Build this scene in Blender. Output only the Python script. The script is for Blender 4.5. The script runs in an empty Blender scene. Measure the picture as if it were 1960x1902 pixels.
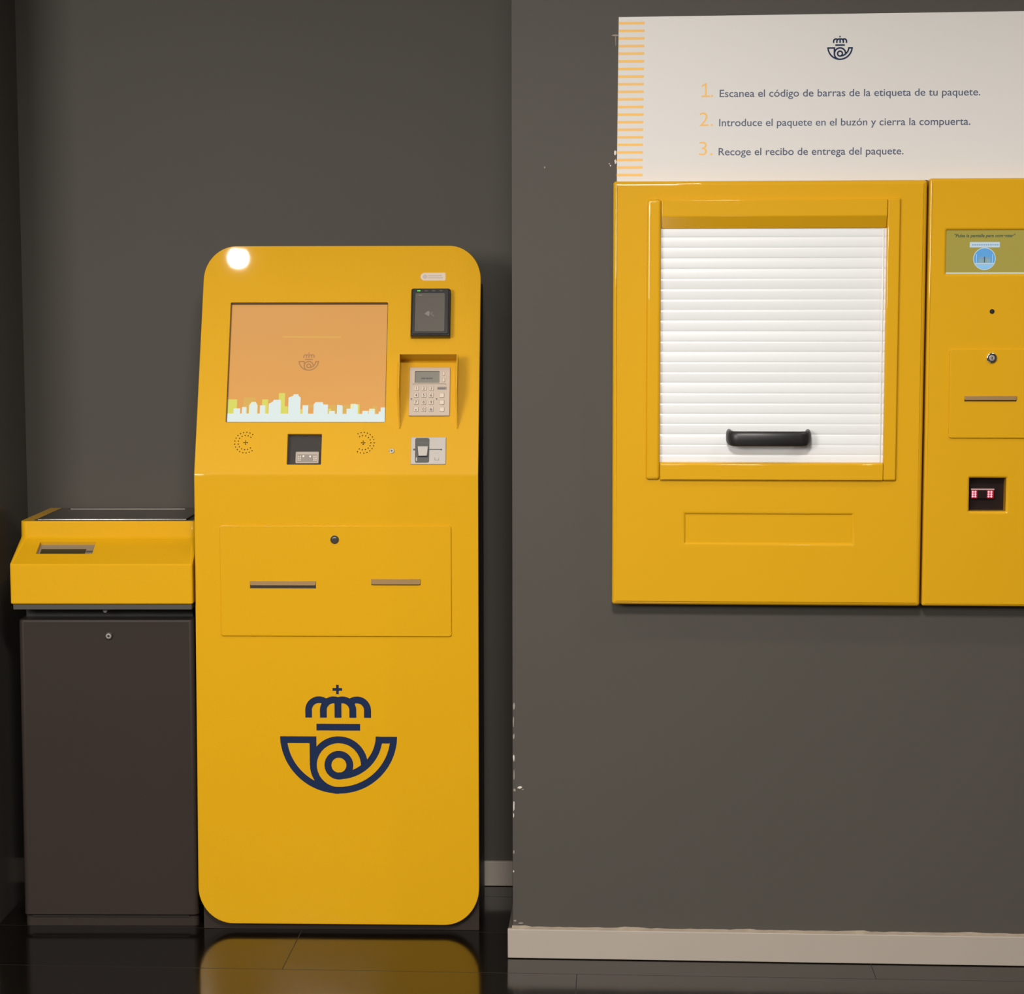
import bpy, bmesh, math, random
from mathutils import Matrix, Vector
random.seed(7)
D = bpy.data
S = bpy.context.scene
COL = S.collection
PI = math.pi
cos, sin, rad = math.cos, math.sin, math.radians

# ------------------------------------------------------------------ camera
cam_d = D.cameras.new('camera')
cam = D.objects.new('camera', cam_d)
COL.objects.link(cam)
cam_d.sensor_fit = 'HORIZONTAL'
cam_d.sensor_width = 36.0
cam_d.lens = 3854.1 / 1960 * 36.0
cam_d.clip_start = 0.05
cam.matrix_world = (Matrix.Translation((0, 0, 1.5)) @ Matrix.Rotation(PI / 2 - 0.0995, 4, 'X')
                    @ Matrix.Rotation(-0.0015, 4, 'Z'))
S.camera = cam

# ------------------------------------------------------------------ world, lights, exposure
W = D.worlds.new('world')
S.world = W
W.use_nodes = True
W.node_tree.nodes['Background'].inputs[0].default_value = (1.0, 0.93, 0.84, 1)
W.node_tree.nodes['Background'].inputs[1].default_value = 0.02
S.view_settings.view_transform = 'Standard'
S.view_settings.look = 'None'
S.view_settings.gamma = 1
S.view_settings.use_curve_mapping = False
S.view_settings.exposure = 0.0
CEIL = 2.8


def area(name, loc, size, power, color=(1.0, 0.965, 0.92)):
    l = D.lights.new(name, 'AREA')
    l.shape = 'RECTANGLE'
    l.size, l.size_y = size
    l.energy = power
    l.color = color
    o = D.objects.new(name, l)
    o.location = loc
    COL.objects.link(o)
    return o


def spot(name, loc, power, r=0.045, cone=150, blend=0.9, aim=None, color=(1.0, 0.95, 0.88)):
    l = D.lights.new(name, 'SPOT')
    l.energy = power
    l.spot_size = rad(cone)
    l.spot_blend = blend
    l.shadow_soft_size = r
    l.color = color
    o = D.objects.new(name, l)
    o.location = loc
    if aim:
        o.rotation_euler = (Vector(aim) - Vector(loc)).to_track_quat('-Z', 'Y').to_euler()
    COL.objects.link(o)
    return o


# left room light, ceiling panels of the room in front of the niche, and the row of small downlights
wl = area('left_room_light', (-2.25, 0.5, 2.12), (1.3, 0.9), 100)  # unseen light below ceiling height, aimed at the niche, on no wall
wl.rotation_euler = (Vector((-0.1, 4.6, 1.25)) - wl.location).to_track_quat('-Z', 'Y').to_euler()
area('ceiling_panel_light', (0.02, 1.6, CEIL - 0.03), (0.5, 0.6), 128)
area('ceiling_panel_light', (-1.50, -1.6, CEIL - 0.03), (0.6, 1.2), 80)
area('ceiling_panel_light', (0.00, -2.6, CEIL - 0.03), (0.6, 1.2), 130)
spot('downlight', (-1.0, 3.41, CEIL - 0.02), 16, r=0.032)
spot('downlight', (0.35, 3.41, CEIL - 0.02), 12)
spot('downlight', (1.70, 3.41, CEIL - 0.02), 40)


# ------------------------------------------------------------------ materials
def mat(name, color, rough=0.5, metal=0.0, emit=None, estr=0.0, bump=0.0, bscale=200.0, spec=0.5,
        coat=0.0, trans=0.0, vary=0.0, vscale=6.0, ior=1.45):
    m = D.materials.new(name)
    m.use_nodes = True
    nt = m.node_tree
    b = nt.nodes['Principled BSDF']
    c = (*color, 1)
    b.inputs['Base Color'].default_value = c
    b.inputs['Roughness'].default_value = rough
    b.inputs['Metallic'].default_value = metal
    b.inputs['Specular IOR Level'].default_value = spec
    b.inputs['IOR'].default_value = ior
    b.inputs['Coat Weight'].default_value = coat
    b.inputs['Coat Roughness'].default_value = 0.035
    b.inputs['Transmission Weight'].default_value = trans
    if emit:
        b.inputs['Emission Color'].default_value = (*emit, 1)
        b.inputs['Emission Strength'].default_value = estr
    if vary or bump:
        tc = nt.nodes.new('ShaderNodeTexCoord')
    if vary:
        n = nt.nodes.new('ShaderNodeTexNoise')
        n.inputs['Scale'].default_value = vscale
        n.inputs['Detail'].default_value = 4
        nt.links.new(tc.outputs['Object'], n.inputs['Vector'])
        mx = nt.nodes.new('ShaderNodeMix')
        mx.data_type = 'RGBA'
        mx.inputs[6].default_value = tuple(x * (1 - vary) for x in color) + (1,)
        mx.inputs[7].default_value = tuple(min(1, x * (1 + vary)) for x in color) + (1,)
        nt.links.new(n.outputs['Fac'], mx.inputs[0])
        nt.links.new(mx.outputs[2], b.inputs['Base Color'])
    if bump:
        n2 = nt.nodes.new('ShaderNodeTexNoise')
        n2.inputs['Scale'].default_value = bscale
        n2.inputs['Detail'].default_value = 3
        nt.links.new(tc.outputs['Object'], n2.inputs['Vector'])
        bp = nt.nodes.new('ShaderNodeBump')
        bp.inputs['Strength'].default_value = bump
        bp.inputs['Distance'].default_value = 0.001
        nt.links.new(n2.outputs['Fac'], bp.inputs['Height'])
        nt.links.new(bp.outputs['Normal'], b.inputs['Normal'])
    return m


def glow(name, color, strength=1.0):
    return mat(name, (0.01, 0.01, 0.01), rough=0.25, spec=0.15, emit=color, estr=strength)


YEL = mat('yellow_powder_coat', (0.67, 0.352, 0.006), rough=0.45, bump=0.26, bscale=150, vary=0.02, vscale=3, coat=0.6, spec=0.1)
YELB = mat('yellow_cabinet_coat', (0.615, 0.325, 0.008), rough=0.45, bump=0.10, bscale=150, vary=0.02, vscale=3, coat=0.6, spec=0.1)
WALL = mat('dark_grey_wall_paint', (0.0715, 0.0640, 0.0540), rough=0.6, spec=0.25, bump=0.12, bscale=260, vary=0.05, vscale=2.2)
WALLL = mat('dark_grey_gloss_wall_paint', (0.066, 0.059, 0.049), rough=0.2, bump=0.05, bscale=160, vary=0.05, vscale=2.2)
BODY = mat('dark_grey_metal_paint', (0.033, 0.024, 0.0195), rough=0.45, spec=0.2, bump=0.08, bscale=420, vary=0.05)
BODYD = mat('charcoal_metal_paint', (0.03, 0.028, 0.026), rough=0.35)
TRAYG = mat('grey_metal_paint', (0.055, 0.050, 0.043), rough=0.5)
BASEB = mat('white_baseboard_paint', (0.38, 0.33, 0.28), rough=0.45, vary=0.04)
CAULK = mat('dirty_caulk', (0.30, 0.24, 0.18), rough=0.8, vary=0.3, vscale=30)
CHIP = mat('bare_plaster', (0.62, 0.57, 0.49), rough=0.9)
CHIPD = mat('scuffed_plaster', (0.26, 0.23, 0.19), rough=0.9, vary=0.4, vscale=200)
SIGNM = mat('white_sign_board', (0.64, 0.617, 0.59), rough=0.45, spec=0.3)
SHUT = mat('white_shutter_slats', (0.71, 0.715, 0.715), rough=0.3, vary=0.01, spec=0.5)
NAVY = mat('navy_vinyl', (0.010, 0.022, 0.066), rough=0.5, spec=0.12)
TEXTB = mat('slate_blue_print', (0.055, 0.075, 0.14), rough=0.5)
ORANGE = mat('orange_print', (0.80, 0.45, 0.10), rough=0.5)
BLACK = mat('black_plastic', (0.012, 0.012, 0.012), rough=0.3)
HOLE = mat('dark_hole', (0.05, 0.022, 0.002), rough=0.9)
HANDLE = mat('black_satin_handle', (0.014, 0.013, 0.013), rough=0.38)
SLOTD = mat('slot_interior', (0.025, 0.02, 0.016), rough=0.6)
STEEL = mat('brushed_steel', (0.34, 0.31, 0.28), rough=0.5, metal=0.35, bump=0.05, bscale=300)
STEELP = mat('satin_steel_plate', (0.42, 0.34, 0.27), rough=0.5, metal=0.2)
KEYM = mat('steel_key', (0.50, 0.42, 0.33), rough=0.45, metal=0.2)
PLATE = mat('polished_weighing_steel', (0.33, 0.31, 0.28), rough=0.2, metal=1.0)
CHROME = mat('chrome', (0.75, 0.72, 0.68), rough=0.15, metal=1.0)
LCD = mat('lcd_grey', (0.17, 0.165, 0.13), rough=0.3)
LCDD = mat('dark_lcd', (0.045, 0.036, 0.018), rough=0.15)
LCDF = mat('lcd_frame', (0.24, 0.19, 0.13), rough=0.4)
LCDT = mat('lcd_text', (0.05, 0.05, 0.055), rough=0.5)
KEYT = mat('key_numerals', (0.06, 0.06, 0.075), rough=0.5)
TOUCH = mat('grey_touch_glass', (0.105, 0.092, 0.078), rough=0.25)
TOUCHT = mat('touch_symbol', (0.19, 0.17, 0.15), rough=0.4)
STICK = mat('pale_sticker', (0.66, 0.53, 0.42), rough=0.5)
STICKT = mat('sticker_print', (0.50, 0.42, 0.36), rough=0.5)
BRONZE = mat('bronze_slot_lip', (0.36, 0.22, 0.09), rough=0.4, metal=0.3)
WINB = mat('scanner_backing', (0.045, 0.040, 0.036), rough=0.6, spec=0.1)
WINBD = mat('dark_scanner_backing', (0.018, 0.010, 0.009), rough=0.3)
MODUL = mat('scanner_module', (0.44, 0.37, 0.31), rough=0.5)
MODUD = mat('scanner_module_dark', (0.25, 0.21, 0.18), rough=0.5)
MODLED = mat('unlit_led', (0.85, 0.75, 0.62), rough=0.3)
REDLED = glow('red_led', (1.0, 0.30, 0.36), 2.2)
REDGL = glow('red_module_glow', (0.42, 0.006, 0.02), 1.0)
REDW = glow('scanner_light_bar', (0.75, 0.45, 0.42), 0.8)
GREENL = glow('green_led', (0.10, 0.85, 0.06), 1.0)
LEDOFF = mat('led_off', (0.06, 0.055, 0.045), rough=0.4)
CEILM = mat('white_ceiling', (0.75, 0.73, 0.70), rough=0.8)
ROOMW = mat('light_room_wall', (0.16, 0.15, 0.14), rough=0.7)


def glass_mat():
    m = D.materials.new('window_glass')
    m.use_nodes = True
    nt = m.node_tree
    for n in list(nt.nodes):
        nt.nodes.remove(n)
    out = nt.nodes.new('ShaderNodeOutputMaterial')
    mx = nt.nodes.new('ShaderNodeMixShader')
    fr = nt.nodes.new('ShaderNodeFresnel')
    tr = nt.nodes.new('ShaderNodeBsdfTransparent')
    gl = nt.nodes.new('ShaderNodeBsdfGlossy')
    fr.inputs['IOR'].default_value = 1.5
    gl.inputs['Roughness'].default_value = 0.05
    nt.links.new(fr.outputs[0], mx.inputs[0])
    nt.links.new(tr.outputs[0], mx.inputs[1])
    nt.links.new(gl.outputs[0], mx.inputs[2])
    nt.links.new(mx.outputs[0], out.inputs['Surface'])
    return m


GLASS = glass_mat()


def floor_mat():
    m = mat('dark_polished_planks', (0.005, 0.0036, 0.0026), rough=0.16, ior=1.6)
    nt = m.node_tree
    b = nt.nodes['Principled BSDF']
    tc = nt.nodes.new('ShaderNodeTexCoord')
    mp = nt.nodes.new('ShaderNodeMapping')
    mp.inputs['Rotation'].default_value = (0, 0, 0.0535)
    br = nt.nodes.new('ShaderNodeTexBrick')
    br.inputs['Color1'].default_value = (0.0050, 0.0036, 0.0026, 1)
    br.inputs['Color2'].default_value = (0.0062, 0.0044, 0.0032, 1)
    br.inputs['Mortar'].default_value = (0.004, 0.003, 0.002, 1)
    br.inputs['Scale'].default_value = 1.0
    br.inputs['Mortar Size'].default_value = 0.0012
    br.inputs['Mortar Smooth'].default_value = 0.4
    br.inputs['Brick Width'].default_value = 1.32
    br.inputs['Row Height'].default_value = 0.285
    mp.inputs['Location'].default_value = FLOOR_SHIFT
    nt.links.new(tc.outputs['Object'], mp.inputs['Vector'])
    nt.links.new(mp.outputs['Vector'], br.inputs['Vector'])
    nt.links.new(br.outputs['Color'], b.inputs['Base Color'])
    no = nt.nodes.new('ShaderNodeTexNoise')
    no.inputs['Scale'].default_value = 9
    no.inputs['Detail'].default_value = 5
    nt.links.new(tc.outputs['Object'], no.inputs['Vector'])
    mr = nt.nodes.new('ShaderNodeMapRange')
    mr.inputs['To Min'].default_value = 0.08
    mr.inputs['To Max'].default_value = 0.17
    nt.links.new(no.outputs['Fac'], mr.inputs['Value'])
    mm = nt.nodes.new('ShaderNodeMix')
    mm.inputs[3].default_value = 0.75
    nt.links.new(br.outputs['Fac'], mm.inputs[0])
    nt.links.new(mr.outputs['Result'], mm.inputs[2])
    nt.links.new(mm.outputs[0], b.inputs['Roughness'])
    bp = nt.nodes.new('ShaderNodeBump')
    bp.inputs['Strength'].default_value = 0.5
    bp.inputs['Distance'].default_value = 0.001
    bp.invert = True
    nt.links.new(br.outputs['Fac'], bp.inputs['Height'])
    nt.links.new(bp.outputs['Normal'], b.inputs['Normal'])
    return m


FLOOR_SHIFT = (-0.57, -0.075, 0)


# ------------------------------------------------------------------ mesh helpers (panel coordinates: x right, y up, z towards the viewer)
def rrect(x0, x1, y0, y1, r=0.0, n=10, only=None):
    """rounded rectangle, counter-clockwise; r may be a tuple (bl, br, tr, tl)"""
    rr = r if isinstance(r, (tuple, list)) else (r, r, r, r)
    pts = []
    for (cx, cy, a0, q) in ((x0, y0, PI, rr[0]), (x1, y0, 1.5 * PI, rr[1]), (x1, y1, 0, rr[2]), (x0, y1, PI / 2, rr[3])):
        if q <= 0:
            pts.append((cx, cy))
            continue
        ox = cx + (q if cx == x0 else -q)
        oy = cy + (q if cy == y0 else -q)
        for i in range(n + 1):
            a = a0 + PI / 2 * i / n
            pts.append((ox + q * cos(a), oy + q * sin(a)))
    return pts


def circ(cx, cy, r, n=28):
    return [(cx + r * cos(2 * PI * i / n), cy + r * sin(2 * PI * i / n)) for i in range(n)]


def curve_to_bm(cu):
    o = D.objects.new('tmp', cu)
    COL.objects.link(o)
    dg = bpy.context.evaluated_depsgraph_get()
    me = D.meshes.new_from_object(o.evaluated_get(dg))
    bm = bmesh.new()
    bm.from_mesh(me)
    D.meshes.remove(me)
    D.objects.remove(o)
    D.curves.remove(cu)
    return bm


def plate(loops, z0, z1, bevel=0.0, res=2):
    """filled outline with holes, from z0 (back) to z1 (front)"""
    cu = D.curves.new('tmp', 'CURVE')
    cu.dimensions = '2D'
    cu.fill_mode = 'BOTH'
    for lp in loops:
        sp = cu.splines.new('POLY')
        sp.points.add(len(lp) - 1)
        for p, q in zip(sp.points, lp):
            p.co = (q[0], q[1], 0, 1)
        sp.use_cyclic_u = True
    t = (z1 - z0) / 2
    cu.extrude = t - bevel
    cu.bevel_depth = bevel
    cu.bevel_resolution = res
    cu.offset = -bevel
    bm = curve_to_bm(cu)
    bmesh.ops.remove_doubles(bm, verts=bm.verts, dist=1e-6)
    bmesh.ops.translate(bm, verts=bm.verts, vec=(0, 0, (z0 + z1) / 2))
    bmesh.ops.recalc_face_normals(bm, faces=bm.faces)
    shade(bm, [Vector((0, 0, 1)), Vector((0, 0, -1))])
    return bm


def shade(bm, flats):
    bm.normal_update()
    for f in bm.faces:
        f.smooth = not any(f.normal.dot(q) > 0.9999 for q in flats)


def box(x0, x1, y0, y1, z0, z1, bevel=0.0, seg=3):
    bm = bmesh.new()
    bmesh.ops.create_cube(bm, size=1)
    for v in bm.verts:
        v.co = ((x0 + x1) / 2 + v.co.x * (x1 - x0), (y0 + y1) / 2 + v.co.y * (y1 - y0), (z0 + z1) / 2 + v.co.z * (z1 - z0))
    if bevel:
        bmesh.ops.bevel(bm, geom=bm.edges[:], offset=bevel, segments=seg, profile=0.5, affect='EDGES')
    shade(bm, [Vector(q) for q in ((1, 0, 0), (-1, 0, 0), (0, 1, 0), (0, -1, 0), (0, 0, 1), (0, 0, -1))])
    return bm


def disc(cx, cy, r, z0, z1, n=28, bevel=0.0):
    return plate([circ(cx, cy, r, n)], z0, z1, bevel)


def flat(pts, z=0.0):
    bm = bmesh.new()
    bm.faces.new([bm.verts.new((p[0], p[1], z)) for p in pts])
    return bm


def prism(profile, x0, x1, bevel=0.0, seg=3):
    """profile in (z out, y up), swept along x"""
    bm = bmesh.new()
    a = [bm.verts.new((x0, y, z)) for z, y in profile]
    b = [bm.verts.new((x1, y, z)) for z, y in profile]
    n = len(profile)
    bm.faces.new(a)
    bm.faces.new(b[::-1])
    for i in range(n):
        bm.faces.new((a[i], b[i], b[(i + 1) % n], a[(i + 1) % n]))
    bmesh.ops.recalc_face_normals(bm, faces=bm.faces)
    bm.normal_update()
    ns = [f.normal.copy() for f in bm.faces]
    if bevel:
        bmesh.ops.bevel(bm, geom=bm.edges[:], offset=bevel, segments=seg, profile=0.5, affect='EDGES')
    shade(bm, ns)
    return bm


def loft(rings, cap=True):
    bm = bmesh.new()
    R = [[bm.verts.new(p) for p in r] for r in rings]
    n = len(R[0])
    for a, b in zip(R, R[1:]):
        for i in range(n):
            bm.faces.new((a[i], a[(i + 1) % n], b[(i + 1) % n], b[i]))
    if cap:
        bm.faces.new(R[0][::-1])
        bm.faces.new(R[-1])
    bmesh.ops.recalc_face_normals(bm, faces=bm.faces)
    for f in bm.faces:
        f.smooth = len(f.verts) == 4 and max(e.calc_length() for e in f.edges) < 0.9 and min(e.calc_length() for e in f.edges) < 0.012
    return bm


def text(s, x0, y0, width=None, size=0.02, z0=0.0, z1=0.0002, height=None, align='LEFT', shear=0.0, bold=0.0):
    cu = D.curves.new('tmp', 'FONT')
    cu.body = s
    cu.size = size
    cu.extrude = 0.0
    cu.offset = bold
    cu.shear = shear
    cu.align_x = 'LEFT'
    bm = curve_to_bm(cu)
    xs = [v.co.x for v in bm.verts]
    lo, hi = min(xs), max(xs)
    k = width / (hi - lo) if width else 1.0
    if align == 'CENTER':
        x0 = x0 - (hi - lo) * k / 2
    ky = 1.0
    if height:
        ys = [v.co.y for v in bm.verts]
        ky = height / (max(ys) - min(ys))
    for v in bm.verts:
        v.co = (x0 + (v.co.x - lo) * k, y0 + v.co.y * ky, z1)
    return bm


def annular(cx, cy, r0, r1, a0, a1, n=48):
    """polygon of an annular sector in degrees"""
    o = [(cx + r1 * cos(rad(a0 + (a1 - a0) * i / n)), cy + r1 * sin(rad(a0 + (a1 - a0) * i / n))) for i in range(n + 1)]
    i_ = [(cx + r0 * cos(rad(a0 + (a1 - a0) * i / n)), cy + r0 * sin(rad(a0 + (a1 - a0) * i / n))) for i in range(n + 1)]
    return o, i_


def emblem(cx, cy, w, z=0.0, t=0.0004, aspect=1.01):
    """crowned post horn, drawn in units of the printed mark and scaled to width w; (cx, cy) is the centre of the bar line y=843"""
    k = w / 1462.0
    bm = bmesh.new()

    def P(x, y):
        return (cx + (x - 967) * k, cy - (y - 843) * k * aspect)

    def addquadstrip(o, i_):
        for j in range(len(o) - 1):
            q = [P(o[j][0], o[j][1]), P(o[j + 1][0], o[j + 1][1]), P(i_[j + 1][0], i_[j + 1][1]), P(i_[j][0], i_[j][1])]
            slab(q)

    lay = [0]

    def slab(q):
        bm.faces.new([bm.verts.new((p[0], p[1], z + t + lay[0] * 2e-5)) for p in q])

    def rect(x0, x1, y0, y1):
        lay[0] += 1
        slab([P(x0, y0), P(x0, y1), P(x1, y1), P(x1, y0)])

    def arc(cx_, cy_, r0, r1, a0, a1):
        lay[0] += 1
        o, i_ = annular(cx_, 0, r0, r1, a0, a1)
        addquadstrip([(x, cy_ - y) for x, y in o], [(x, cy_ - y) for x, y in i_])
    rect(943, 976, 197, 315); rect(898, 943, 238, 272); rect(976, 1018, 238, 272)
    for x0, x1 in ((555, 639), (738, 824), (1105, 1192), (1288, 1376)):
        rect(x0, x1, 515, 608)
    rect(921, 1007, 352, 608)
    arc(728, 515, 90, 173, 180, 55); arc(911, 515, 87, 173, 180, 71)
    arc(1202, 515, 87, 173, 0, 125); arc(1019, 515, 87, 173, 0, 109)
    rect(693, 1238, 685, 768)
    rect(240, 690, 843, 928); rect(605, 690, 928, 1203); rect(1430, 1694, 843, 928)
    arc(967, 829, 647, 731, 181.2, 358.8)
    arc(968, 1203, 276, 362, 0, 270)
    arc(967, 829, 465, 550, 270, 358.5)
    arc(968, 1203, 94, 180, 0, 360)
    bmesh.ops.recalc_face_normals(bm, faces=bm.faces)
    for f in bm.faces:
        if f.normal.z < 0:
            f.normal_flip()
    return bm


def join(*bms):
    out = bmesh.new()
    for b in bms:
        me = D.meshes.new('tmp')
        b.to_mesh(me)
        b.free()
        out.from_mesh(me)
        D.meshes.remove(me)
    return out


def link(name, parts, xf=None, parent=None, smooth=35):
    """parts: list of (bmesh, material) merged into ONE mesh object"""
    me = D.meshes.new(name)
    out = bmesh.new()
    mats = []
    for b, m in parts:
        if m not in mats:
            mats.append(m)
        k = mats.index(m)
        for f in b.faces:
            f.material_index = k
        t = D.meshes.new('tmp')
        b.to_mesh(t)
        b.free()
        out.from_mesh(t)
        D.meshes.remove(t)
    if xf:
        for v in out.verts:
            v.co = xf(v.co)
    out.normal_update()
    out.to_mesh(me)
    out.free()
    for m in mats:
        me.materials.append(m)
    keep = [p.use_smooth for p in me.polygons]
    me.set_sharp_from_angle(angle=rad(smooth))
    me.polygons.foreach_set('use_smooth', keep)
    o = D.objects.new(name, me)
    COL.objects.link(o)
    if parent:
        o.parent = parent
    return o


def thing(name, label, cat, loc, rotz, group=None):
    o = D.objects.new(name, None)
    o.empty_display_size = 0.1
    COL.objects.link(o)
    o.location = loc
    o.rotation_euler = (0, 0, rotz)
    o['label'] = label
    o['category'] = cat
    if group:
        o['group'] = group
    return o


def struct(name, parts, xf=None, loc=None, rotz=0.0, parent=None):
    o = link(name, parts, xf, parent)
    if loc:
        o.location = loc
        o.rotation_euler = (0, 0, rotz)
    o['kind'] = 'structure'
    return o


def vface(d):
    """upright panel whose z=0 stands d in front of the thing's own origin plane"""
    return lambda c: Vector((c.x, -(d + c.z), c.y))


def ID(c):
    return c


# ------------------------------------------------------------------ the room
PW, PK, PP = 0.0535, 0.0292, 0.0107          # small turns of the right wall, of the niche and of the scale stand
R_O = (0.0, 4.4547, 0.0)                     # foot of the right wall's baseboard
K_O = (-0.40771, 4.67006, 0.0)               # middle of the kiosk's foot
P_O = (-0.96032, 4.70414, 0.0)               # middle of the scale stand's foot

struct('floor', [(box(-4.2, 4.2, -6.6, 5.6, -0.1, 0.0), floor_mat())])
struct('ceiling', [(box(-4.2, 4.2, -6.6, 5.6, CEIL, CEIL + 0.1), CEILM)])
struct('wall_back', [(box(-1.3, 1.2, 0, CEIL, -0.1, 0.0), WALL)], vface(-0.3712), K_O, -PK)
struct('wall_right', [(box(0.0, 4.6, 0, CEIL, -0.75, -0.012), WALL)], vface(0), R_O, -PW)
struct('wall_left', [(box(-2.2, 0.0, 0, CEIL, -0.60, 0.14), WALLL)], vface(0), (-1.2308, 4.82, 0), -0.024)
struct('wall_rear', [(box(-4.2, 4.2, -6.7, -6.6, 0, CEIL), ROOMW)])
struct('wall_west', [(box(-4.3, -4.2, -6.6, 5.6, 0, CEIL), ROOMW)])
struct('wall_east', [(box(4.2, 4.3, -6.6, 5.6, 0, CEIL), ROOMW)])

bb = struct('baseboard_right', [(box(-0.0113, 4.5, 0.0015, 0.0685, -0.012, 0.0, 0.0015, 2), BASEB)], vface(0), R_O, -PW)
cz = bmesh.new()
n = 90
prev = None
for i in range(n + 1):
    x = -0.002 + 1.35 * i / n
    h = 0.0715 + 0.0018 * random.random() + (0.002 if i % 17 < 3 else 0)
    a = [cz.verts.new((x, 0.0683, -0.012)), cz.verts.new((x, 0.0683, -0.003)), cz.verts.new((x, h, -0.0115))]
    if prev:
        for j in range(3):
            cz.faces.new((prev[j], a[j], a[(j + 1) % 3], prev[(j + 1) % 3]))
    prev = a
bmesh.ops.recalc_face_normals(cz, faces=cz.faces)
link('caulk_bead', [(cz, CAULK)], vface(0), bb)
struct('baseboard_back', [(box(-0.815, 0.398, 0.001, 0.0645, -0.012, 0.0, 0.0015, 2), BASEB)], vface(-0.3590), K_O, -PK)
struct('baseboard_side', [(box(-0.0105, -0.0005, 0.0, 0.066, -0.52, -0.013), WALL)], vface(0), R_O, -PW)

# chipped paint on the right wall's corner and round the sign
wr = D.objects['wall_right']


def chip(x, y, w, h, m, seed, thick=0.0012):
    rnd = random.Random(seed)
    pts = []
    k = 9
    for i in range(k):
        a = 2 * PI * i / k
        q = 0.55 + 0.45 * rnd.random()
        pts.append((x + w / 2 * q * cos(a), y + h / 2 * q * sin(a)))
    link('paint_chip', [(plate([pts], -0.0122, -0.012 + thick), m)], vface(0), wr)


for i, (x, y, w, h, m) in enumerate([
        (0.003, 0.581, 0.006, 0.022, CHIPD), (0.002, 0.545, 0.004, 0.03, CHIPD), (0.0025, 0.512, 0.004, 0.018, CHIPD),
        (0.0025, 0.462, 0.005, 0.020, CHIP), (0.003, 0.425, 0.004, 0.03, CHIPD), (0.004, 0.388, 0.006, 0.008, CHIPD),
        (0.0155, 0.3945, 0.013, 0.007, CHIP), (0.023, 0.390, 0.007, 0.0035, CHIPD), (0.0025, 0.352, 0.004, 0.03, CHIP),
        (0.002, 0.33, 0.003, 0.014, CHIP), (0.0025, 0.245, 0.004, 0.012, CHIPD), (0.002, 0.2, 0.003, 0.006, CHIP),
        (0.2245, 2.063, 0.022, 0.005, CHIPD), (0.2265, 2.050, 0.003, 0.03, CHIPD), (0.2265, 1.8105, 0.008, 0.012, CHIP),
        (0.227, 1.792, 0.006, 0.012, CHIP), (0.2165, 1.783, 0.004, 0.005, CHIP), (0.2135, 1.787, 0.003, 0.003, CHIP),
        (0.005, 0.085, 0.009, 0.005, CHIPD), (0.018, 0.0795, 0.013, 0.005, CHIPD), (0.072, 1.78, 0.004, 0.005, CHIPD)]):
    chip(x, y, w, h, m, i)

# ------------------------------------------------------------------ self service kiosk
kiosk = thing('self_service_kiosk', 'tall yellow self-service kiosk with orange touch screen and navy horn emblem', 'kiosk', K_O, -PK)
TILT = rad(19.3)
ZK, DF = 1.089, 0.020            # height of the bend, distance of the face before the foot
BR = 0.004


def fold(s):
    """unfolded distance from the bend -> (back set, height, lean)"""
    if s <= -BR:
        return 0.0, ZK + s, 0.0
    if s >= BR:
        return s * sin(TILT), ZK + s * cos(TILT), TILT
    th = TILT * (s + BR) / (2 * BR)
    q = (s + BR) / (2 * BR)
    return BR * sin(TILT) * q * q, ZK - BR + (BR + BR * cos(TILT)) * q, th


def kf(c):
    """panel coordinates on the folded kiosk face (x, distance above the bend, height over the face)"""
    b, z, th = fold(c.y)
    return Vector((c.x, -(DF - b + c.z * cos(th)), z + c.z * sin(th)))


ST = 0.5622
outer = []
outer += [(-0.3295, 0.478)] + [(-0.2545 + 0.075 * cos(a), 0.478 + (ST - 0.478) * sin(a)) for a in [PI - PI / 2 * i / 14 for i in range(1, 15)]]
outer += [(0.2545 + 0.0762 * cos(a), 0.477 + (ST - 0.477) * sin(a)) for a in [PI / 2 - PI / 2 * i / 14 for i in range(0, 15)]]
SB = 0.0182 - ZK
outer += [(0.2475 + 0.082 * cos(a), SB + 0.09 + 0.09 * sin(a)) for a in [-PI / 2 * i / 14 for i in range(0, 15)]]
outer += [(-0.2545 + 0.0825 * cos(a), SB + 0.088 + 0.088 * sin(a)) for a in [-PI / 2 - PI / 2 * i / 14 for i in range(0, 15)]]
outer += [(-0.3305, 0.0)]
SCR = (-0.2617, 0.1115, 0.1260, 0.4203)
WIN = (-0.1150, -0.0356, 0.0238, 0.0970)
T = 0.016
fp = plate([outer, rrect(*SCR, 0.002, 3), rrect(*WIN, 0.0015, 3)], -T, 0.0, 0.0018, 3)
for s in (-BR, -BR / 2, 0, BR / 2, BR):
    bmesh.ops.bisect_plane(fp, geom=fp.verts[:] + fp.edges[:] + fp.faces[:], plane_co=(0, s, 0), plane_no=(0, 1, 0))
link('front_panel', [(fp, YEL)], kf, kiosk, 40)

# dark body behind the face, its slope parallel to the upper face
bt = 0.455
body_prof = [(-0.345, 0.0), (0.0, 0.0), (0.0, ZK - 0.003), (-(bt * sin(TILT)) + 0.001, ZK + bt * cos(TILT) - 0.003), (-0.345, 1.53)]
link('body', [(prism(body_prof, -0.3215, 0.3265, 0.003, 2), BODY)], lambda c: Vector((c.x, -c.z, c.y)), kiosk)
link('foot_plate', [(box(-0.329, 0.3287, 0.0, 0.085, -0.02, 0.0005, 0.001, 2), BODY)], vface(0), kiosk)

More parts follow.
